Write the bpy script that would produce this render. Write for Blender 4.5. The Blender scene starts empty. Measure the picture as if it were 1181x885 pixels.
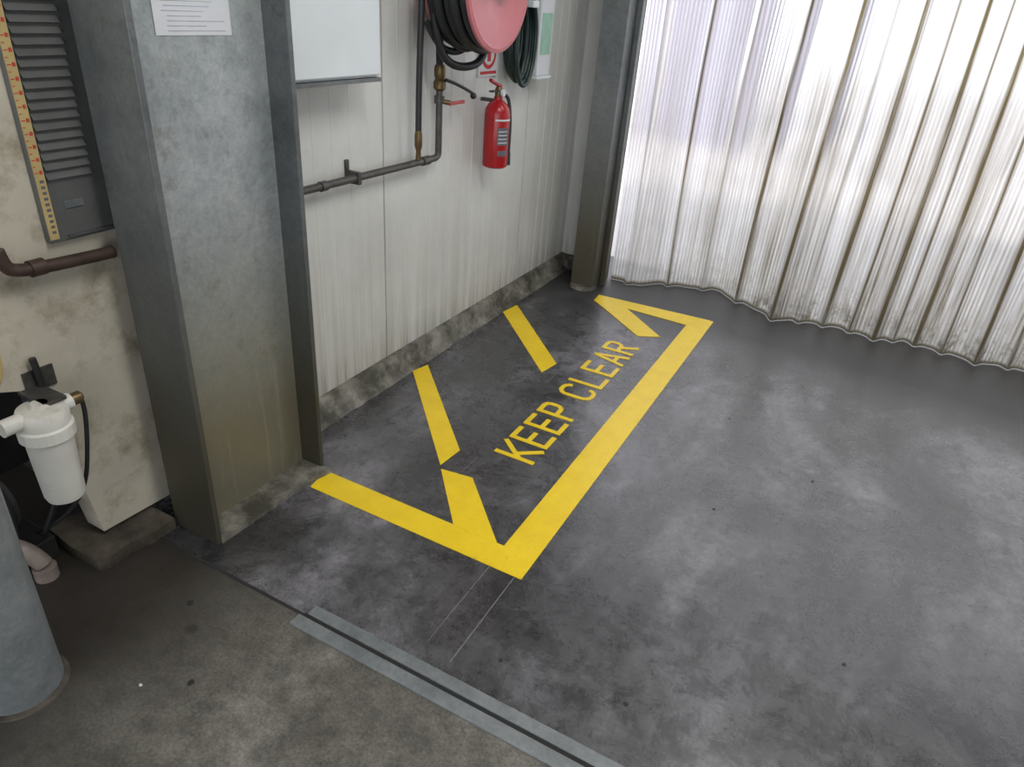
import bpy, math, random
from mathutils import Matrix, Vector
random.seed(4)
S=bpy.context.scene
S.view_settings.view_transform='Standard'
COL=S.collection

# ---------------- node helpers ----------------
def newmat(name):
    m=bpy.data.materials.new(name);m.use_nodes=True
    nt=m.node_tree;b=nt.nodes['Principled BSDF']
    return m,nt,b
def obj_coord(nt,scale=(1,1,1)):
    tc=nt.nodes.new('ShaderNodeNewGeometry');mp=nt.nodes.new('ShaderNodeMapping')
    mp.inputs['Scale'].default_value=scale
    nt.links.new(tc.outputs['Position'],mp.inputs['Vector']);return mp.outputs[0]
def noise(nt,vec,scale,detail=4,rough=.6,dist=0):
    n=nt.nodes.new('ShaderNodeTexNoise');n.inputs['Scale'].default_value=scale
    n.inputs['Detail'].default_value=detail;n.inputs['Roughness'].default_value=rough
    n.inputs['Distortion'].default_value=dist
    nt.links.new(vec,n.inputs['Vector']);return n.outputs['Fac']
def ramp(nt,fac,stops):
    r=nt.nodes.new('ShaderNodeValToRGB');e=r.color_ramp.elements
    while len(e)<len(stops):e.new(.5)
    for i,(p,c) in enumerate(stops):
        e[i].position=p
        if not isinstance(c,(tuple,list)):c=(c,c,c)
        e[i].color=(*c,1)
    nt.links.new(fac,r.inputs[0]);return r.outputs[0]
def mix(nt,fac,a,b,mode='MIX'):
    m=nt.nodes.new('ShaderNodeMix');m.data_type='RGBA';m.blend_type=mode
    for sock,v in((m.inputs[0],fac),(m.inputs[6],a),(m.inputs[7],b)):
        if isinstance(v,(int,float)):sock.default_value=v
        elif isinstance(v,tuple):sock.default_value=(*v,1)
        else:nt.links.new(v,sock)
    return m.outputs[2]
def math_(nt,op,a,b=None,c=None):
    m=nt.nodes.new('ShaderNodeMath');m.operation=op
    for i,v in enumerate((a,b,c)):
        if v is None:continue
        if isinstance(v,(int,float)):m.inputs[i].default_value=v
        else:nt.links.new(v,m.inputs[i])
    return m.outputs[0]
def bump(nt,b,h,strength=.3,dist=.01):
    n=nt.nodes.new('ShaderNodeBump');n.inputs['Strength'].default_value=strength
    n.inputs['Distance'].default_value=dist
    nt.links.new(h,n.inputs['Height']);nt.links.new(n.outputs[0],b.inputs['Normal'])
def posxyz(nt):
    g=nt.nodes.new('ShaderNodeNewGeometry');s=nt.nodes.new('ShaderNodeSeparateXYZ')
    nt.links.new(g.outputs['Position'],s.inputs[0]);return s.outputs
def simple(name,col,rough=.5,metal=0,var=.15,scale=20,bumpy=0,dirt=None,spec=.5,dpos=(.5,.75)):
    m,nt,b=newmat(name)
    v=obj_coord(nt);n=noise(nt,v,scale)
    lo=tuple(c*(1-var) for c in col);hi=tuple(min(1,c*(1+var)) for c in col)
    c=ramp(nt,n,[(.3,lo),(.7,hi)])
    if dirt:
        n2=noise(nt,v,6,6,.7);f=ramp(nt,n2,[(dpos[0],0.0),(dpos[1],1.0)])
        c=mix(nt,f,c,dirt)
    nt.links.new(c,b.inputs['Base Color'])
    b.inputs['Roughness'].default_value=rough;b.inputs['Metallic'].default_value=metal
    b.inputs['Specular IOR Level'].default_value=spec
    if bumpy:bump(nt,b,n,bumpy)
    return m

# ---------------- materials ----------------
def mat_floor():
    m,nt,b=newmat('polished_concrete')
    v=obj_coord(nt);vs=obj_coord(nt,(1.3,.8,1))
    n1=noise(nt,vs,1.3,7,.68,.5);n2=noise(nt,v,7,10,.8,.4);n3=noise(nt,v,80,4,.7)
    n5=noise(nt,obj_coord(nt,(4,1.0,1)),1.3,6,.7,.6);n6=noise(nt,v,28,6,.75,.2)
    c=ramp(nt,n1,[(.34,(.022,.022,.024)),(.5,(.062,.061,.065)),(.64,(.16,.154,.17))])
    c=mix(nt,.8,c,ramp(nt,n2,[(.3,.4),(.5,.95),(.7,1.8)]),'MULTIPLY')
    c=mix(nt,.6,c,ramp(nt,n5,[(.35,.55),(.6,1.25)]),'MULTIPLY')
    c=mix(nt,.7,c,ramp(nt,n6,[(.3,.55),(.7,1.45)]),'MULTIPLY')
    c=mix(nt,.8,c,ramp(nt,n3,[(.3,.55),(.7,1.45)]),'MULTIPLY')
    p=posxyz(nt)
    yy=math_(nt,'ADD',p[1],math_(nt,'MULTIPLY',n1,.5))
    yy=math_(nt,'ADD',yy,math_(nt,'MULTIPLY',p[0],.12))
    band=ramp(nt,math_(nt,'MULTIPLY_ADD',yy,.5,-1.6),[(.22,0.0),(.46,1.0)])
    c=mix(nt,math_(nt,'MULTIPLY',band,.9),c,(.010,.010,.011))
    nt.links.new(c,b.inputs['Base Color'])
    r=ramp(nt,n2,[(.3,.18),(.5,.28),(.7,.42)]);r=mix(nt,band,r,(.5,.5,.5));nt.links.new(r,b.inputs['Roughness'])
    b.inputs['Specular IOR Level'].default_value=1.0
    bump(nt,b,n6,.12,.004)
    return m
def mat_floor_rough():
    m,nt,b=newmat('weathered_concrete')
    v=obj_coord(nt)
    n1=noise(nt,v,2.5,7,.7,.5);n2=noise(nt,v,14,8,.75);n3=noise(nt,v,120,3,.7)
    c=ramp(nt,n1,[(.3,(.065,.06,.05)),(.5,(.12,.113,.096)),(.68,(.2,.19,.168))])
    c=mix(nt,.9,c,ramp(nt,n2,[(.3,.4),(.7,1.6)]),'MULTIPLY')
    c=mix(nt,.8,c,ramp(nt,n3,[(.3,.55),(.7,1.4)]),'MULTIPLY')
    vo=nt.nodes.new('ShaderNodeTexVoronoi');vo.inputs['Scale'].default_value=5
    wv=mix(nt,.06,v,ramp(nt,n2,[(0,0.0),(1,1.0)]),'ADD')
    nt.links.new(wv,vo.inputs['Vector'])
    sp=ramp(nt,vo.outputs['Distance'],[(.05,.8),(.11,0.0)])
    c=mix(nt,sp,c,(.03,.028,.025))
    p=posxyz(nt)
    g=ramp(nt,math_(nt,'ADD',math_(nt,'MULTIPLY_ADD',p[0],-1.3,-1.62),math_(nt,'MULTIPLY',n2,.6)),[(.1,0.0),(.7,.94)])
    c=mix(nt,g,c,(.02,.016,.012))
    nt.links.new(c,b.inputs['Base Color']);b.inputs['Roughness'].default_value=.6
    bump(nt,b,n2,.4,.006)
    return m
def mat_galv(name,dark=1.0,stain=True):
    m,nt,b=newmat(name)
    v=obj_coord(nt)
    vo=nt.nodes.new('ShaderNodeTexVoronoi');vo.inputs['Scale'].default_value=60
    nt.links.new(v,vo.inputs['Vector'])
    n=noise(nt,v,4,9,.78);bw=nt.nodes.new('ShaderNodeRGBToBW');nt.links.new(vo.outputs['Color'],bw.inputs[0])
    c=ramp(nt,n,[(.32,(.22*dark,.25*dark,.26*dark)),(.68,(.45*dark,.48*dark,.49*dark))])
    c=mix(nt,.35,c,ramp(nt,bw.outputs[0],[(.2,.85),(.8,1.12)]),'MULTIPLY')
    n9=noise(nt,v,90,3,.7);c=mix(nt,.5,c,ramp(nt,n9,[(.3,.8),(.7,1.2)]),'MULTIPLY')
    if stain:
        p=posxyz(nt)
        h=ramp(nt,math_(nt,'ADD',p[2],math_(nt,'MULTIPLY',n,-.6)),[(.0,.9),(.3,.5),(.75,0.0)])
        c=mix(nt,h,c,(.16*dark,.142*dark,.085*dark))
        v2=obj_coord(nt,(20,20,1));n2=noise(nt,v2,1.2,5,.7)
        c=mix(nt,ramp(nt,n2,[(.55,0.0),(.8,.5)]),c,(.42*dark,.41*dark,.38*dark))
        n7=noise(nt,v,11,8,.8);c=mix(nt,ramp(nt,n7,[(.54,0.0),(.68,.6)]),c,(.16*dark,.15*dark,.11*dark))
    nt.links.new(c,b.inputs['Base Color']);b.inputs['Metallic'].default_value=.3
    b.inputs['Roughness'].default_value=.42
    return m
def mat_wall():
    m,nt,b=newmat('white_insulated_panel')
    v=obj_coord(nt);n=noise(nt,v,3,6,.7);v2=obj_coord(nt,(14,16,.6));n2=noise(nt,v2,1,6,.75)
    c=ramp(nt,n,[(.3,(.56,.57,.56)),(.7,(.66,.67,.655))])
    p=posxyz(nt)
    h=ramp(nt,p[2],[(.05,1.0),(.25,.4),(.8,.08),(1.0,.02)])
    st=ramp(nt,n2,[(.4,.2),(.65,1.0)])
    c=mix(nt,math_(nt,'MULTIPLY',h,st),c,(.2,.17,.1))
    n7=noise(nt,v,16,8,.8);c=mix(nt,ramp(nt,n7,[(.62,0.0),(.72,.25)]),c,(.3,.27,.2))
    nt.links.new(c,b.inputs['Base Color']);b.inputs['Roughness'].default_value=.35
    return m
def mat_curtain():
    m=bpy.data.materials.new('clear_pvc_ribbed');m.use_nodes=True
    nt=m.node_tree;nt.nodes.remove(nt.nodes['Principled BSDF']);out=nt.nodes['Material Output']
    p=posxyz(nt)
    n=noise(nt,obj_coord(nt,(7,1,.3)),1.0,6,.65,.2)
    n2=noise(nt,obj_coord(nt,(75,5,1.2)),1.0,6,.75)
    n3=noise(nt,obj_coord(nt,(25,2,12)),1.0,6,.75)
    xr=ramp(nt,math_(nt,'MULTIPLY_ADD',p[0],.5,.75),[(0,.3),(.3,.65),(.5,1.0)])
    hgt=ramp(nt,math_(nt,'MULTIPLY',p[2],.5),[(0,1.0),(.15,1.0),(.4,.7),(.9,.45)])
    st=ramp(nt,n,[(.36,0.15),(.56,1.0)])
    g1=math_(nt,'MULTIPLY',math_(nt,'MULTIPLY',math_(nt,'MULTIPLY',st,hgt),xr),ramp(nt,n2,[(.34,.1),(.58,.9)]))
    at=nt.nodes.new('ShaderNodeAttribute');at.attribute_name='seam'
    g=math_(nt,'MAXIMUM',g1,math_(nt,'MULTIPLY',at.outputs['Fac'],ramp(nt,n2,[(.3,.6),(.5,1.0)])))
    hem=math_(nt,'MULTIPLY',ramp(nt,p[2],[(0,1.0),(.5,.0)]),ramp(nt,n3,[(.38,.2),(.58,.95)]))
    g=math_(nt,'MAXIMUM',g,math_(nt,'MULTIPLY',hem,xr))
    g=math_(nt,'MAXIMUM',g,ramp(nt,p[2],[(.015,.95),(.05,0.0)]))
    rib=math_(nt,'SINE',math_(nt,'MULTIPLY',p[0],2*math.pi/.02))
    ribf=math_(nt,'MULTIPLY_ADD',rib,.5,.5)
    base=mix(nt,ribf,(.5,.5,.525),(.78,.78,.8))  # light and dark sides of the ribs put into the colour
    dirt=ramp(nt,g,[(.5,(.23,.19,.1)),(.95,(.075,.06,.03))])
    col=mix(nt,math_(nt,'MULTIPLY',g,.97),base,dirt)
    tr=nt.nodes.new('ShaderNodeBsdfTranslucent');nt.links.new(col,tr.inputs[0])
    di=nt.nodes.new('ShaderNodeBsdfPrincipled');nt.links.new(col,di.inputs['Base Color']);di.inputs['Roughness'].default_value=.25
    tp=nt.nodes.new('ShaderNodeBsdfRefraction');nt.links.new(mix(nt,g,mix(nt,ribf,(.78,.78,.82),(.98,.98,1.)),(.13,.10,.045)),tp.inputs[0])
    tp.inputs['Roughness'].default_value=.38;tp.inputs['IOR'].default_value=1.12
    m1=nt.nodes.new('ShaderNodeMixShader');m1.inputs[0].default_value=.38
    nt.links.new(tr.outputs[0],m1.inputs[1]);nt.links.new(di.outputs[0],m1.inputs[2])
    m2=nt.nodes.new('ShaderNodeMixShader')
    f=ramp(nt,math_(nt,'MULTIPLY',p[2],.5),[(0,.2),(.15,.4),(.4,.6)])
    nt.links.new(f,m2.inputs[0]);nt.links.new(m1.outputs[0],m2.inputs[1]);nt.links.new(tp.outputs[0],m2.inputs[2])
    nt.links.new(m2.outputs[0],out.inputs[0])
    return m
def mat_yellow():
    m,nt,b=newmat('yellow_line_paint')
    v=obj_coord(nt);n=noise(nt,v,9,8,.75);n3=noise(nt,v,90,3,.7);n4=noise(nt,v,35,6,.75,.3)
    c=ramp(nt,n,[(.3,(.78,.53,.008)),(.7,(.92,.66,.02))])
    w=ramp(nt,n3,[(.6,0.0),(.74,.35)]);c=mix(nt,w,c,(.45,.36,.12))
    w=ramp(nt,n4,[(.62,0.0),(.72,.4)]);c=mix(nt,w,c,(.35,.28,.1))
    nt.links.new(c,b.inputs['Base Color']);b.inputs['Roughness'].default_value=.34
    bump(nt,b,n3,.2,.002);return m
M_floor=mat_floor();M_rough=mat_floor_rough()
M_galv=mat_galv('galvanised_steel');M_galv_shaded=mat_galv('galvanised_steel_shaded',.36)
M_rail=mat_galv('rail_steel',.62,False);M_post=mat_galv('post_steel',.5)
M_wall=mat_wall();M_cur=mat_curtain();M_yel=mat_yellow()
M_cream=simple('cream_painted_steel',(.54,.5,.41),.45,0,.1,5,dirt=(.22,.18,.11))
M_curb=simple('grimy_concrete',(.2,.19,.16),.7,0,.4,14,.4,dirt=(.045,.042,.03),dpos=(.4,.6))
M_pad=simple('stained_pad',(.075,.063,.048),.7,0,.4,14,.4,dirt=(.02,.017,.013),dpos=(.4,.6))
M_joint=simple('dark_joint',(.02,.02,.02),.8)
M_black=simple('black_rubber',(.018,.02,.022),.4)
M_green=simple('green_rubber',(.008,.025,.022),.35)
M_pink=simple('faded_red_enamel',(.52,.15,.17),.4,0,.08,6)
M_red=simple('red_enamel',(.36,.01,.014),.25,0,.08)
M_white=simple('white_enamel',(.66,.71,.74),.4,0,.05,4)
M_plast=simple('white_plastic',(.66,.65,.6),.35,0,.06,8,dirt=(.4,.36,.28))
M_pipe=simple('dull_pipe_steel',(.09,.085,.08),.45,.5,.3,30)
M_brown=simple('rusty_pipe',(.07,.045,.035),.5,.3,.3,20)
M_brass=simple('brass',(.16,.11,.05),.4,.7)
M_paper=simple('paper',(.62,.64,.68),.7,0,.03)
M_ink=simple('ink',(.12,.12,.14),.7)
M_inkl=simple('print_grey',(.35,.36,.39),.7)
M_blue=simple('blue_ink',(.1,.35,.6),.6)
M_redink=simple('red_ink',(.5,.03,.03),.6)
M_vent=simple('grey_louvre_paint',(.1,.103,.1),.5,0,.15,10)
M_tape=simple('yellowed_tape',(.5,.38,.17),.6,0,.1,15)
M_cav=simple('machine_paint_cavity_dark',(.02,.02,.019),.6,0,.3,9)
M_pvc=simple('grimy_pvc',(.22,.18,.16),.5,dirt=(.08,.06,.05))
M_ceil=simple('ceiling_sheet',(.6,.6,.6),.7)
M_out=simple('outdoor_concrete',(.43,.41,.40),.8,0,.35,.5)
M_bld=simple('outdoor_cladding',(.34,.32,.39),.7,0,.1,1)
M_chalk=simple('chalk',(.2,.2,.2),.8)

# ---------------- mesh helpers ----------------
def mesh(name,verts,faces,mat,smooth=False,parent=None):
    me=bpy.data.meshes.new(name);me.from_pydata([tuple(v) for v in verts],[],faces);me.update()
    o=bpy.data.objects.new(name,me);COL.objects.link(o)
    if mat:me.materials.append(mat)
    if smooth:
        for p in me.polygons:p.use_smooth=True
    if parent:o.parent=parent
    return o
def box(name,lo,hi,mat,bev=0,parent=None):
    x0,y0,z0=lo;x1,y1,z1=hi
    v=[(x0,y0,z0),(x1,y0,z0),(x1,y1,z0),(x0,y1,z0),(x0,y0,z1),(x1,y0,z1),(x1,y1,z1),(x0,y1,z1)]
    f=[(0,3,2,1),(4,5,6,7),(0,1,5,4),(1,2,6,5),(2,3,7,6),(3,0,4,7)]
    o=mesh(name,v,f,mat,parent=parent)
    if bev:
        b=o.modifiers.new('b','BEVEL');b.width=bev;b.segments=2
    return o
def empty(name):
    e=bpy.data.objects.new(name,None);COL.objects.link(e);e.empty_display_size=.1;return e
def lathe(name,prof,origin,axis,mat,parent=None,n=40,smooth=True):
    ax={'X':(Vector((0,1,0)),Vector((0,0,1)),Vector((1,0,0))),'Y':(Vector((0,0,1)),Vector((1,0,0)),Vector((0,1,0))),'Z':(Vector((1,0,0)),Vector((0,1,0)),Vector((0,0,1)))}[axis]
    o=Vector(origin);vs=[];fs=[]
    for r,h in prof:
        for i in range(n):
            a=2*math.pi*i/n;vs.append(o+ax[2]*h+(ax[0]*math.cos(a)+ax[1]*math.sin(a))*max(r,1e-4))
    for j in range(len(prof)-1):
        for i in range(n):
            k=(i+1)%n;fs.append((j*n+i,j*n+k,(j+1)*n+k,(j+1)*n+i))
    fs.append(tuple(range(n-1,-1,-1)));fs.append(tuple((len(prof)-1)*n+i for i in range(n)))
    ob=mesh(name,vs,fs,mat,smooth,parent)
    if smooth:
        e=ob.modifiers.new('e','EDGE_SPLIT');e.split_angle=math.radians(35)
    return ob
def tube(name,pts,r,mat,parent=None,smooth=True,cyclic=False):
    cu=bpy.data.curves.new(name,'CURVE');cu.dimensions='3D';cu.bevel_depth=r;cu.bevel_resolution=4;cu.use_fill_caps=True
    if smooth:
        sp=cu.splines.new('NURBS');sp.points.add(len(pts)-1)
        for i,p in enumerate(pts):sp.points[i].co=(*p,1)
        sp.order_u=3;sp.use_endpoint_u=True;sp.resolution_u=8
    else:
        sp=cu.splines.new('POLY');sp.points.add(len(pts)-1)
        for i,p in enumerate(pts):sp.points[i].co=(*p,1)
    sp.use_cyclic_u=cyclic
    cu.materials.append(mat)
    t=bpy.data.objects.new(name,cu);COL.objects.link(t)
    dg=bpy.context.evaluated_depsgraph_get();me=bpy.data.meshes.new_from_object(t.evaluated_get(dg))
    COL.objects.unlink(t)
    o=bpy.data.objects.new(name,me);COL.objects.link(o)
    for p in me.polygons:p.use_smooth=True
    if not me.materials:me.materials.append(mat)
    if parent:o.parent=parent
    return o
def torus(name,c,axis,R,r,mat,parent=None,n=48,m=10):
    c=Vector(c);A={'X':(Vector((0,1,0)),Vector((0,0,1)),Vector((1,0,0))),'Z':(Vector((1,0,0)),Vector((0,1,0)),Vector((0,0,1)))}[axis]
    vs=[];fs=[]
    for i in range(n):
        a=2*math.pi*i/n;d=A[0]*math.cos(a)+A[1]*math.sin(a)
        for j in range(m):
            b=2*math.pi*j/m;vs.append(c+d*(R+r*math.cos(b))+A[2]*(r*math.sin(b)))
    for i in range(n):
        for j in range(m):
            fs.append((i*m+j,((i+1)%n)*m+j,((i+1)%n)*m+(j+1)%m,i*m+(j+1)%m))
    return mesh(name,vs,fs,mat,True,parent)
def prism(name,poly,z0,z1,mat,parent=None):
    n=len(poly);v=[(x,y,z0) for x,y in poly]+[(x,y,z1) for x,y in poly]
    a=sum(poly[i][0]*poly[(i+1)%n][1]-poly[(i+1)%n][0]*poly[i][1] for i in range(n))
    f=[tuple(range(n,2*n)),tuple(range(n-1,-1,-1))]+[(i,(i+1)%n,n+(i+1)%n,n+i) for i in range(n)]
    if a<0:f=[tuple(reversed(q)) for q in f]
    return mesh(name,v,f,mat,parent=parent)

# ---------------- room shell ----------------
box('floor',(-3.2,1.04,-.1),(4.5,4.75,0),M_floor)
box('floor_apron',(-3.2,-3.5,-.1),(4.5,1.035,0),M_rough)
box('ground_outside',(-14,4.75,-.12),(18,34,-.02),M_out)
XW=-1.79
def wall_left():
    joints=[2.33,3.6]
    ev=[(1.60,XW)]
    marks=[];yy=1.73
    while yy<4.28:
        if all(abs(yy-j)>.04 for j in joints):marks.append((yy,'r'))
        yy+=.1
    for j in joints:marks.append((j,'j'))
    marks.sort()
    for q,k in marks:
        if k=='r':ev+=[(q-.006,XW),(q-.003,XW+.0014),(q+.003,XW+.0014),(q+.006,XW)]
        else:ev+=[(q-.005,XW),(q-.003,XW-.02),(q+.003,XW-.02),(q+.005,XW)]
    ev.append((4.3,XW))
    v=[];f=[]
    for q,x in ev:v+=[(x,q,0),(x,q,3.6)]
    for i in range(len(ev)-1):f.append((2*i,2*i+2,2*i+3,2*i+1))
    n=len(v);v+=[(XW-.1,1.6,0),(XW-.1,4.3,0),(XW-.1,4.3,3.6),(XW-.1,1.6,3.6)]
    f+=[(n,n+3,n+2,n+1),(0,1,n+3,n),(n-2,n+1,n+2,n-1)]
    return mesh('wall_left',v,f,M_wall)
wall_left()
v=[];f=[]
pr=[(-1.79,.105),(-1.772,.1),(-1.757,.08),(-1.748,.03),(-1.728,.008),(-1.722,.0)]
ys=[1.6+i*.05 for i in range(55)]
for q in ys:
    for k,(x,z) in enumerate(pr):
        v.append((x+random.uniform(-.003,.003)*(k>1),q,z+random.uniform(-.002,.002)*(0<k<5)))
k=len(pr)
for i in range(len(ys)-1):
    for j in range(k-1):f.append((i*k+j,i*k+j+1,(i+1)*k+j+1,(i+1)*k+j))
mesh('baseboard_left',v,f,M_curb,True)
box('wall_far_return',(-1.89,4.3,0),(-1.50,4.4,3.6),M_wall)
box('baseboard_far',(-1.79,4.26,0),(-1.5,4.3,.1),M_curb,.01)
box('wall_far_header',(-1.5,4.5,2.9),(4.5,4.6,3.6),M_wall)
box('ceiling',(-3.2,-3.5,3.6),(4.6,4.75,3.7),M_ceil)
box('wall_right',(4.5,-3.5,0),(4.6,4.75,3.6),M_wall)
box('wall_recess',(-3.2,-3.5,0),(-3.1,4.75,3.6),M_cav)
box('wall_near_sun_block',(-3.2,-3.5,2.5),(4.5,-3.4,3.6),M_wall)  # unseen, added behind the camera to keep sun off the floor

# floor track
t=empty('floor_track_rail')
box('rail_upper',(-1.105,1.045,-.01),(4.4,1.082,.006),M_rail,.002,t)
box('rail_lower',(-1.125,.992,-.01),(4.4,1.032,.006),M_rail,.002,t)
box('groove',(-1.115,1.03,-.01),(4.4,1.047,.001),M_joint,0,t)
box('floor_joint',(-1.79,1.033,-.01),(-1.1,1.043,.0012),M_joint)

# ---------------- yellow markings ----------------
Z=.0025
e=empty('keep_clear_floor_marking')
def P(n,poly,dz=0):prism(n,poly,.0002,Z+dz,M_yel,e)
P('stripe_near',[(-1.507,1.498),(-.642,1.499),(-.645,1.605),(-1.525,1.603)])
P('stripe_long',[(-.642,1.50),(-.640,3.985),(-.764,3.975),(-.762,1.55)],.0003)
P('stripe_outer_end',[(-.66,3.988),(-1.365,3.955),(-1.354,3.845),(-1.1,3.850),(-.70,3.83)],.0006)
P('diagonal_upper',[(-1.722,2.44),(-1.70,2.535),(-1.181,1.999),(-1.190,1.871)])
P('diagonal_lower',[(-1.174,1.850),(-1.043,1.868),(-.785,1.60),(-.958,1.60)],.0009)
P('diagonal_mid',[(-1.722,3.34),(-1.705,3.485),(-1.183,2.925),(-1.203,2.795)])
P('diagonal_far',[(-1.354,3.85),(-.952,3.504),(-.842,3.572),(-1.15,3.86)],.0009)
cnt=[0]
def stroke(a,b,y0,th=.021,W=.1,H=.175):
    A=Vector((a[0]*W,a[1]*H));B=Vector((b[0]*W,b[1]*H));d=(B-A)
    if d.length<1e-6:return
    n=Vector((-d.y,d.x)).normalized()*th/2
    q=[A+n,A-n,B-n,B+n]
    poly=[(-.890-p.y,y0+p.x) for p in q]
    cnt[0]+=1
    prism('letter_stroke_%d'%cnt[0],poly,.0002,Z+.00004*cnt[0],M_yel,e)
def poly(pts,y0,W):
    for a,b in zip(pts,pts[1:]):stroke(a,b,y0,W=W)
h=.12;i_=.06
L={'K':[[(h,0),(h,1)],[(h,.38),(1,1)],[(.38,.5),(1,0)]],
'E':[[(h,0),(h,1)],[(.1,1-i_),(.95,1-i_)],[(.1,.52),(.85,.52)],[(.1,i_),(.95,i_)]],
'P':[[(h,0),(h,1)],[(.1,1-i_),(.7,1-i_),(.88,.86),(.88,.6),(.7,.47),(.1,.47)]],
'C':[[(.9,.75),(.84,.88),(.66,1-i_),(.36,1-i_),(.15,.82),(.13,.5),(.15,.18),(.36,i_),(.66,i_),(.84,.12),(.9,.25)]],
'L':[[(h,0),(h,1)],[(.1,i_),(.95,i_)]],
'A':[[(.08,0),(.5,1)],[(.92,0),(.5,1)],[(.25,.33),(.75,.33)]],
'R':[[(h,0),(h,1)],[(.1,1-i_),(.7,1-i_),(.88,.86),(.88,.62),(.7,.5),(.1,.5)],[(.5,.48),(.9,0)]]}
y=2.07
for ch in 'KEEP':
    for pl in L[ch]:poly(pl,y,.106)
    y+=.128
y=2.655
for ch in 'CLEAR':
    for pl in L[ch]:poly(pl,y,.12)
    y+=.146
c=empty('chalk_setting_out_lines')
box('line_1',(-.667,1.12,0),(-.6645,1.5,.0008),M_chalk,0,c)
box('line_2',(-.758,1.15,0),(-.7565,1.5,.0008),M_chalk,0,c)
box('line_3',(-1.1,1.87,0),(-1.098,2.0,.0008),M_chalk,0,c)
box('line_4',(-1.14,2.72,0),(-1.138,2.9,.0008),M_chalk,0,c)

# ---------------- steel H column ----------------
c=empty('steel_column')
box('flange_near',(-1.735,1.112,0),(-1.54,1.13,3.6),M_galv_shaded,.002,c)  # flanges darker than the web: shade of these faces put into the colour
box('flange_rear',(-1.735,1.592,0),(-1.54,1.61,3.6),M_galv_shaded,.002,c)
box('web',(-1.642,1.13,0),(-1.63,1.592,3.6),M_galv,0,c)
prism('grout_base',[(-1.63,1.125),(-1.535,1.125),(-1.525,1.5),(-1.50,1.60),(-1.63,1.60)],0,.022,M_curb,c)
n=empty('paper_notice')
box('sheet',(-1.6295,1.247,1.463),(-1.628,1.478,1.64),M_paper,0,n)
for k in range(11):
    yy=1.27+random.uniform(0,.015);box('print_%d'%k,(-1.628,yy,1.472+k*.011),(-1.6275,yy+random.uniform(.10,.18),1.4738+k*.011),M_inkl,0,n)

# corner post
c=empty('door_post')
box('front_face',(-1.585,4.0,0),(-1.432,4.012,3.6),M_post,.003,c)
box('side_face',(-1.446,4.012,0),(-1.434,4.28,3.6),M_galv_shaded,0,c)
box('side_face_left',(-1.583,4.012,0),(-1.571,4.28,3.6),M_galv_shaded,0,c)
box('back_face',(-1.583,4.268,0),(-1.434,4.28,3.6),M_galv_shaded,0,c)
box('curtain_guide',(-1.43,4.12,0.0),(-1.40,4.16,3.6),M_galv_shaded,.003,c)
lathe('base_weld',[(.085,0),(.08,.02),(.0,.022)],(-1.508,4.03,0),'Z',M_curb,c)

# ---------------- strip curtain ----------------
key=[(-1.43,4.30),(-1.25,4.28),(-1.1,4.42),(-.74,4.53),(-.6,4.45),(-.42,4.34),(-.3,4.275),(-.2,4.33),(-.06,4.385),(.2,4.36),(.42,4.42),(.7,4.36),(1.0,4.40),(1.4,4.34),(1.9,4.42),(2.4,4.35),(3.0,4.42),(4.4,4.38)]
def base(x):
    for (a,ya),(b,yb) in zip(key,key[1:]):
        if x<=b:
            t=(x-a)/(b-a);t=t*t*(3-2*t);return ya+(yb-ya)*t
    return key[-1][1]
seams=[(-1.3,.4,.03,.15),(-1.05,.8,.03,.35),(-.82,.5,.02,.25),(-.58,1,.035,.65),(-.335,1,.04,.85),(-.19,.5,.02,.35),(-.06,1,.05,1),(.08,.7,.025,.55),(.21,1,.05,1),(.31,.7,.02,.5),(.42,1,.055,1),(.56,.7,.03,.5),(.73,1,.045,.9),(.9,.9,.035,.7),(1.05,.9,.04,.8)]
x=1.25
while x<4.4:
    seams.append((x,.9,.04,.7));x+=random.uniform(.15,.27)
nx=1900;nz=30;v=[];f=[];seamv=[]
for j in range(nz+1):
    z=.003+(2.95-.003)*(j/nz)**1.6
    w=max(0,1-z/1.3)
    for i in range(nx+1):
        x=-1.43+(5.83)*i/nx
        yb=base(x);yy=4.36+(yb-4.36)*(.35+.65*w)
        s,ls,hw,hs=min(seams,key=lambda q:abs(x-q[0]));d=abs(x-s)
        yy+=-.05*math.exp(-(d/.028)**2)+.012*math.sin(x*23+z*.4)
        yy+=.0022*math.sin(x*2*math.pi/.02)*min(1,z/.05)
        v.append((x+.02*math.sin(z*1.3+x*3),yy,z))
        seamv.append(min(1,ls*math.exp(-(d/.009)**2)+.62*hs*math.exp(-(d/hw)**2)*(1 if z<1.0 else max(.55,1-(z-1)*.5))))
for j in range(nz):
    for i in range(nx):
        a=j*(nx+1)+i;f.append((a,a+1,a+nx+2,a+nx+1))
cur=mesh('strip_curtain',v,f,M_cur,True)
at=cur.data.attributes.new('seam','FLOAT','POINT');at.data.foreach_set('value',seamv)

# ---------------- white wall cabinet ----------------
c=empty('wall_cabinet')
box('body',(-1.79,1.70,1.325),(-1.665,2.145,2.0),M_white,.006,c)
box('door',(-1.665,1.705,1.335),(-1.648,2.14,1.99),M_white,.004,c)
box('bottom_lip',(-1.70,1.70,1.312),(-1.655,2.15,1.325),M_galv_shaded,0,c)
box('label_blue',(-1.648,1.735,1.57),(-1.6465,1.83,1.60),M_blue,0,c)
box('label_white',(-1.648,1.735,1.60),(-1.6465,1.83,1.68),M_paper,0,c)

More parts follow.
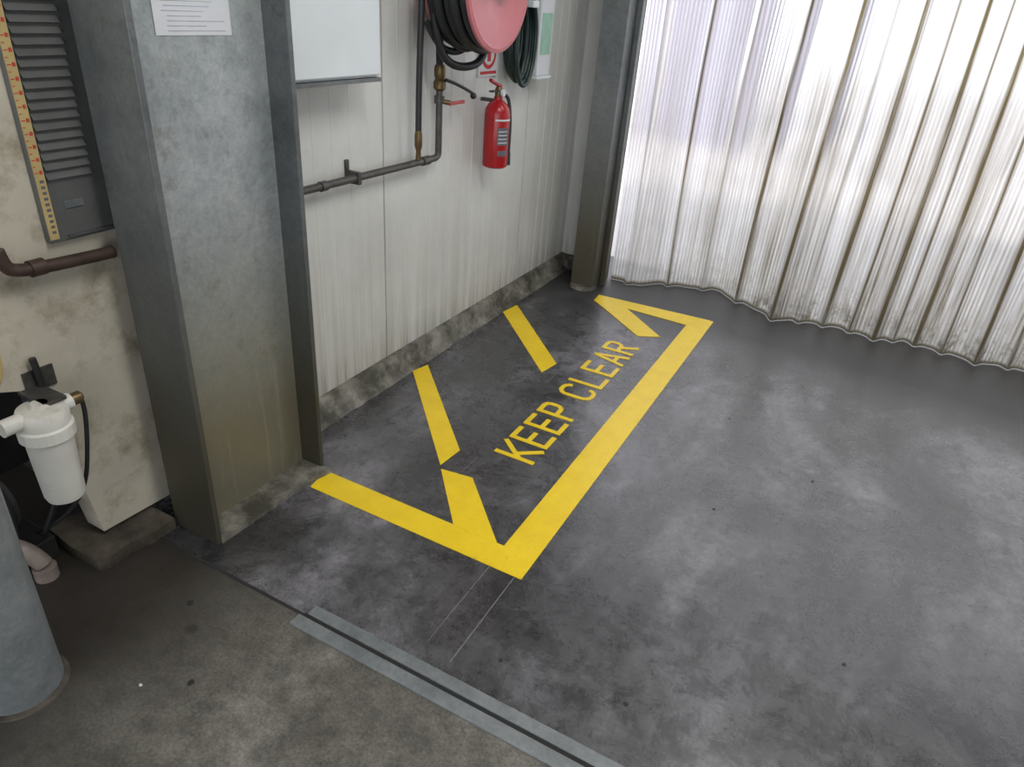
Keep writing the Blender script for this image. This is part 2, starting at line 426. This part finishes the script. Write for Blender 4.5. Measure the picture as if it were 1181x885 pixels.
# ---------------- pipe ----------------
c=empty('water_pipe')
tube('run',[(-1.74,1.615,.972),(-1.74,2.0,.97),(-1.74,2.45,.968),(-1.74,2.60,.968),(-1.74,2.655,.97),(-1.74,2.655,1.02),(-1.74,2.655,1.12),(-1.74,2.655,1.26)],.0145,M_pipe,c)
lathe('coupling',[(.019,0),(.019,.05)],(-1.74,2.53,.968),'Y',M_pipe,c)
lathe('tee_joint',[(.018,0),(.018,.03)],(-1.74,1.9,.97),'Y',M_pipe,c)
box('clip',(-1.79,2.09,.945),(-1.722,2.11,.992),M_pipe,.003,c)
box('clip_tail',(-1.79,2.09,.99),(-1.78,2.11,1.03),M_pipe,.003,c)
lathe('valve_body',[(.017,0),(.026,.01),(.026,.035),(.019,.045),(.024,.06),(.024,.085),(.02,.1)],(-1.74,2.655,1.24),'Z',M_brass,c)
tube('black_lever',[(-1.715,2.66,1.285),(-1.69,2.72,1.27),(-1.68,2.83,1.225)],.007,M_black,c)
lathe('lever_knob',[(.005,0),(.013,.008),(.013,.02),(.005,.028)],(-1.68,2.82,1.215),'Y',M_black,c)
lathe('union',[(.022,0),(.022,.03)],(-1.74,2.655,1.19),'Z',M_pipe,c)
tube('drain_tap',[(-1.74,2.655,1.2),(-1.70,2.68,1.195)],.01,M_brass,c)
box('red_handle',(-1.705,2.67,1.185),(-1.695,2.79,1.2),M_red,.003,c)
c2=empty('rusty_pipe')
tube('run',[(-1.775,1.12,.925),(-1.775,1.0,.93),(-1.775,.92,.935),(-1.775,.875,.94),(-1.775,.845,.955),(-1.775,.84,1.0)],.0165,M_brown,c2)
lathe('joint',[(.021,0),(.021,.035)],(-1.775,.9,.937),'Y',M_brown,c2)

# ---------------- hose reel ----------------
c=empty('fire_hose_reel')
yc,zc=2.70,1.65
def disc(nm,x,mat,R=.245):
    lathe(nm,[(.0,0),(.05,0),(.055,-.006),(.12,-.006),(.13,0),(R-.03,0),(R-.015,.006),(R,.002),(R,-.01),(R-.02,-.012),(0,-.012)],(x,yc,zc),'X',mat,c,64)
disc('front_disc',-1.50,M_pink);disc('rear_disc',-1.70,M_pink,.22)
lathe('hub',[(.045,0),(.05,.01),(.05,.03),(.03,.045),(0.001,.046)],(-1.50,yc,zc),'X',M_black,c)
lathe('drum',[(.12,0),(.12,.18)],(-1.695,yc,zc),'X',M_black,c)
for k in range(5):
    torus('hose_wrap_%d'%k,(-1.675+k*.036,yc,zc),'X',.222+(.014 if k%2 else 0),.019,M_black,c)
    torus('hose_inner_%d'%k,(-1.675+k*.036,yc,zc),'X',.185,.019,M_black,c)
box('wall_bracket',(-1.79,yc-.04,zc-.16),(-1.765,yc+.04,zc+.16),M_red,.004,c)
box('bracket_arm',(-1.77,yc-.02,zc-.02),(-1.69,yc+.02,zc+.02),M_red,.003,c)
tube('feed_hose',[(-1.74,2.655,1.335),(-1.74,2.65,1.37),(-1.72,2.62,1.46),(-1.72,2.66,1.56),(-1.73,2.70,1.65)],.015,M_black,c)
tube('hanging_loop',[(-1.68,2.50,1.56),(-1.67,2.53,1.42),(-1.65,2.58,1.355),(-1.62,2.66,1.34),(-1.60,2.75,1.36),(-1.60,2.80,1.44),(-1.60,2.82,1.5)],.016,M_black,c)
tube('hanging_loop_2',[(-1.70,2.5,1.5),(-1.69,2.55,1.42),(-1.66,2.64,1.39),(-1.64,2.72,1.42),(-1.62,2.78,1.5)],.014,M_black,c)
tube('nozzle_hose',[(-1.70,2.465,1.62),(-1.705,2.46,1.4),(-1.71,2.46,1.2),(-1.71,2.46,1.1)],.013,M_black,c)
lathe('nozzle',[(.008,0),(.012,.005),(.01,.04),(.016,.06),(.016,.1),(.013,.12)],(-1.71,2.46,.985),'Z',M_brass,c)

# ---------------- extinguisher ----------------
c=empty('fire_extinguisher')
ex,ey=-1.70,3.10
lathe('cylinder_body',[(.05,0),(.06,.006),(.062,.015),(.062,.25),(.058,.272),(.045,.292),(.026,.306),(.02,.31),(.02,.325)],(ex,ey,.868),'Z',M_red,c)
lathe('valve',[(.016,0),(.018,.01),(.018,.035),(.012,.045)],(ex,ey,1.19),'Z',M_brass,c)
box('carry_handle',(ex-.012,ey-.075,1.215),(ex+.012,ey+.03,1.222),M_black,.002,c)
tube('squeeze_lever',[(ex,ey+.02,1.235),(ex,ey-.02,1.245),(ex,ey-.085,1.268)],.008,M_red,c)
lathe('pressure_gauge',[(.016,0),(.016,.012)],(ex+.018,ey,1.21),'X',M_paper,c)
tube('hose',[(ex,ey+.015,1.205),(ex+.02,ey+.05,1.2),(ex+.035,ey+.055,1.15),(ex+.05,ey+.045,1.05),(ex+.05,ey+.04,.93)],.0085,M_black,c)
lathe('horn',[(.014,0),(.011,.06)],(ex+.05,ey+.04,.88),'Z',M_black,c)
box('hanger_hook',(-1.79,ey-.012,1.165),(ex,ey+.012,1.18),M_pipe,0,c)
def arc_label(nm,z0,z1,a0,a1,mat,r=.0628):
    v=[];f=[];n=12
    for i in range(n+1):
        a=a0+(a1-a0)*i/n
        v+=[(ex+r*math.cos(a),ey+r*math.sin(a),z0),(ex+r*math.cos(a),ey+r*math.sin(a),z1)]
    for i in range(n):f.append((2*i,2*i+2,2*i+3,2*i+1))
    mesh(nm,v,f,mat,True,c)
arc_label('label',.98,1.06,-1.0,.1,M_ink)
for k in range(4):arc_label('label_text_%d'%k,.99+k*.017,.994+k*.017,-.9,-.1,M_paper,.0632)
arc_label('label_band',1.09,1.098,-1.2,.3,M_paper);arc_label('label_low',.93,.955,-.9,-.1,M_ink)
c=empty('extinguisher_sign')
box('placard',(-1.79,3.04,1.27),(-1.780,3.22,1.56),M_paper,.001,c)
lathe('red_circle',[(.068,0),(.068,.0015)],(-1.780,3.13,1.37),'X',M_redink,c)
box('text_bar',(-1.780,3.055,1.28),(-1.779,3.205,1.293),M_redink,0,c)
lathe('white_circle',[(.05,0),(.05,.002)],(-1.780,3.13,1.37),'X',M_paper,c)
box('pictogram',(-1.778,3.115,1.335),(-1.777,3.145,1.40),M_redink,0,c)
c=empty('green_hose_coil')
for k in range(9):
    pts=[];q=k if k<6 else k-5.5;sh=0 if k<6 else .024
    for i in range(28):
        a=2*math.pi*i/28
        pts.append((-1.765+.013*q,3.35+.005*math.sin(k*2)+(.095-sh+.006*math.sin(k*3))*math.sin(a),1.43+.01*math.cos(k*2)+(.17-sh+.005*q)*math.cos(a)))
    tube('loop_%d'%k,pts,.0125,M_green,c,True,True)
box('hanger',(-1.79,3.32,1.57),(-1.66,3.38,1.60),M_white,.005,c)
c=empty('first_aid_box')
box('case',(-1.79,3.51,1.26),(-1.71,3.66,1.66),M_paper,.006,c)
box('green_panel',(-1.71,3.525,1.36),(-1.7085,3.645,1.55),simple('pale_green',(.3,.5,.4),.6),0,c)
box('tray',(-1.79,3.50,1.245),(-1.70,3.67,1.26),M_white,.002,c)

# ---------------- left enclosure ----------------
c=empty('equipment_enclosure')
X0=-1.82
out=[(.35,.66),(.70,.66),(.86,.60),(.93,.06),(1.165,.05),(1.175,3.55),(.35,3.55)]
nn=len(out);v=[(X0,a,b) for a,b in out]+[(-1.90,a,b) for a,b in out]
f=[tuple(range(nn)),tuple(range(2*nn-1,nn-1,-1))]+[(i,nn+i,nn+(i+1)%nn,(i+1)%nn) for i in range(nn)]
mesh('panel',v,f,M_cream,parent=c)
box('louvre_frame',(X0,.978,.975),(X0+.02,1.178,2.2),M_vent,.003,c)
for k in range(45):
    z=1.13+k*.023
    mesh('slat_%d'%k,[(X0+.02,1.005,z),(X0+.02,1.12,z),(X0+.031,1.12,z+.003),(X0+.031,1.005,z+.003),(X0+.02,1.005,z+.018),(X0+.02,1.12,z+.018)],[(0,1,2,3),(3,2,5,4)],M_vent,parent=c)
box('latch',(X0+.02,1.035,1.055),(X0+.024,1.085,1.075),M_post,.002,c)
box('latch_lower',(X0+.02,1.025,.985),(X0+.03,1.15,.99),M_galv_shaded,0,c)
t=empty('height_scale_tape')
box('strip',(X0+.02,.98,.985),(X0+.0225,1.003,2.2),M_tape,0,t)
for k in range(70):
    z=1.15+k*.015
    box('mark_%d'%k,(X0+.0225,.981,z),(X0+.023,.981+(.006 if k%2 else .010),z+.002),M_redink,0,t)
    if k%2==0:
        box('numeral_%d'%k,(X0+.0225,.993,z-.003),(X0+.023,.997,z+.006),M_redink,0,t)
        box('numeral_b_%d'%k,(X0+.0225,.998,z-.003),(X0+.023,1.0,z+.006),M_redink,0,t)
for k in range(10):
    box('letter_%d'%k,(X0+.0225,.988,1.0+k*.014),(X0+.023,.998,1.007+k*.014),M_ink,0,t)
prism('concrete_pad',[(-2.0,.86),(-1.86,.845),(-1.745,.85),(-1.728,.875),(-1.735,.95),(-1.715,1.02),(-1.72,1.10),(-2.0,1.10)],0,.04,M_pad)
c=empty('water_filter')
fx,fy=-1.73,.812
zf=-.03
lathe('bowl',[(.02,0),(.045,.005),(.05,.02),(.056,.19),(.058,.2)],(fx,fy,.345+zf),'Z',M_plast,c)
lathe('collar',[(.06,0),(.066,.004),(.066,.035),(.06,.04)],(fx,fy,.545+zf),'Z',M_plast,c,24,False)
lathe('head',[(.06,0),(.062,.03),(.055,.045),(.025,.05),(.02,.06)],(fx,fy,.585+zf),'Z',M_plast,c)
lathe('port_left',[(.022,0),(.022,.05)],(fx,fy-.10,.615+zf),'Y',M_plast,c)
lathe('port_right',[(.022,0),(.022,.03)],(fx,fy+.045,.615+zf),'Y',M_plast,c)
lathe('brass_elbow',[(.015,0),(.017,.005),(.017,.03),(.012,.035)],(fx,fy+.072,.615+zf),'Y',M_brass,c)
box('bracket',(X0,fy+.0,.635+zf),(fx+.02,fy+.06,.645+zf),M_pipe,.001,c)
box('bracket_plate',(X0,fy+.02,.63+zf),(X0+.006,fy+.10,.69+zf),M_pipe,.001,c)
c=empty('water_pump')
tube('filter_hose',[(fx,fy+.1,.585),(fx,fy+.11,.57),(fx-.01,fy+.10,.45),(fx-.03,fy+.07,.28),(-1.85,.83,.15),(-1.93,.8,.1)],.006,M_black,c)
tube('cream_hose',[(-1.79,.62,.9),(-1.76,.70,.88),(-1.74,.76,.8),(-1.75,.76,.7),(-1.78,.70,.62),(-1.8,.6,.6)],.007,M_tape,c)
tube('blue_hose',[(-1.77,.70,.86),(-1.76,.75,.82),(-1.77,.74,.78)],.009,M_blue,c)
tube('black_hose_1',[(-1.80,.86,.70),(-1.80,.87,.6),(-1.83,.88,.3),(-1.9,.8,.1)],.009,M_black,c)
lathe('motor_shell',[(.08,0),(.1,.02),(.1,.26),(.08,.28)],(-2.02,.5,.2),'Y',M_cav,c)
for k in range(8):box('fin_%d'%k,(-2.13,.53+k*.03,.1),(-1.91,.536+k*.03,.3),M_cav,0,c)
box('base_plate',(-2.15,.45,0),(-1.9,.83,.08),M_cav,.005,c)
tube('waste_bend',[(-2.0,.66,.15),(-1.92,.70,.13),(-1.87,.74,.10),(-1.85,.755,.05)],.026,M_pvc,c)
lathe('waste_socket',[(.032,0),(.032,.04)],(-1.85,.755,.0),'Z',M_pvc,c)
box('wall_cavity_back',(-2.5,-.5,0),(-2.45,1.1,3.5),M_cav)  # near-black sheet: darkness of the cavity put into the wall colour

c=empty('steel_bollard')
lathe('post',[(.092,0),(.092,1.0),(.085,1.03),(.05,1.06),(0,1.07)],(-1.545,.50,0),'Z',M_rail,c,48)
lathe('base_sealant',[(.105,0),(.103,.004),(.093,.008)],(-1.545,.50,0),'Z',M_pad,c)

c=empty('floor_debris')
for k,(x,y,s) in enumerate([(-.55,1.2,.006),(-1.2,.72,.010),(-.85,.55,.016),(-.2,1.25,.008),(-1.42,.9,.010),(.1,2.6,.005),(-.3,2.9,.004),(-1.6,.95,.01),(-.2,2.2,.005),(.3,1.7,.006),(-1.3,.65,.005)]):
    pts=[(x+s*random.uniform(.6,1.2)*math.cos(a),y+s*random.uniform(.6,1.2)*math.sin(a)) for a in [i*math.pi/4 for i in range(8)]]
    prism('fleck_%d'%k,pts,0,.0015,M_joint if k<10 else M_paper,c)

b=empty('outdoor_building')
box('facade',(-9,11,-.02),(-2.2,16,4),M_bld,0,b)
box('roller_door',(-5,10.9,-.02),(-3.5,11,3),M_out,0,b)

# ---------------- lights ----------------
w=bpy.data.worlds.new('World');S.world=w;w.use_nodes=True
bg=w.node_tree.nodes['Background'];bg.inputs[0].default_value=(.93,.96,1,1);bg.inputs[1].default_value=2.8
sl=bpy.data.lights.new('sun','SUN');sl.energy=4.6;sl.angle=math.radians(2);sl.color=(1,.96,.9)
so=bpy.data.objects.new('sun',sl);COL.objects.link(so);so.rotation_euler=(math.radians(42),0,math.radians(-15))
def area(name,loc,size,e_,rot=(0,0,0),col=(1,1,1),sy=None):
    l=bpy.data.lights.new(name,'AREA');l.shape='RECTANGLE';l.size=size;l.size_y=sy or size;l.energy=e_;l.color=col
    o=bpy.data.objects.new(name,l);COL.objects.link(o);o.location=loc;o.rotation_euler=rot;return o
area('fill_light_overhead',(.6,1.0,3.5),1.6,62,col=(1,.98,.94),sy=.6)  # added fill lamps, unseen, to brighten the interior
area('fill_light_overhead.001',(.6,3.0,3.5),1.6,25,col=(1,.98,.94),sy=.6)
for i,y in enumerate((1.0,3.0)):
    box('fill_light_housing'+('' if i==0 else '.001'),(-.2,y-.3,3.52),(1.4,y+.3,3.6),M_white,.01)  # unseen housings added for the fill lamps
# ---------------- camera ----------------
cam=bpy.data.cameras.new('cam');co=bpy.data.objects.new('camera',cam);COL.objects.link(co)
yaw,pit,roll,F=-.4529,.5034,.0802,803.6
fw=Vector((math.sin(yaw)*math.cos(pit),math.cos(yaw)*math.cos(pit),-math.sin(pit)))
r=fw.cross(Vector((0,0,1))).normalized();u=r.cross(fw)
r2=math.cos(roll)*r+math.sin(roll)*u;u2=-math.sin(roll)*r+math.cos(roll)*u
M=Matrix((( r2.x,u2.x,-fw.x,0),(r2.y,u2.y,-fw.y,0),(r2.z,u2.z,-fw.z,1.6),(0,0,0,1)))
co.matrix_world=M
cam.sensor_width=36;cam.sensor_fit='HORIZONTAL';cam.lens=F/1181*36;cam.clip_start=.02
S.camera=co
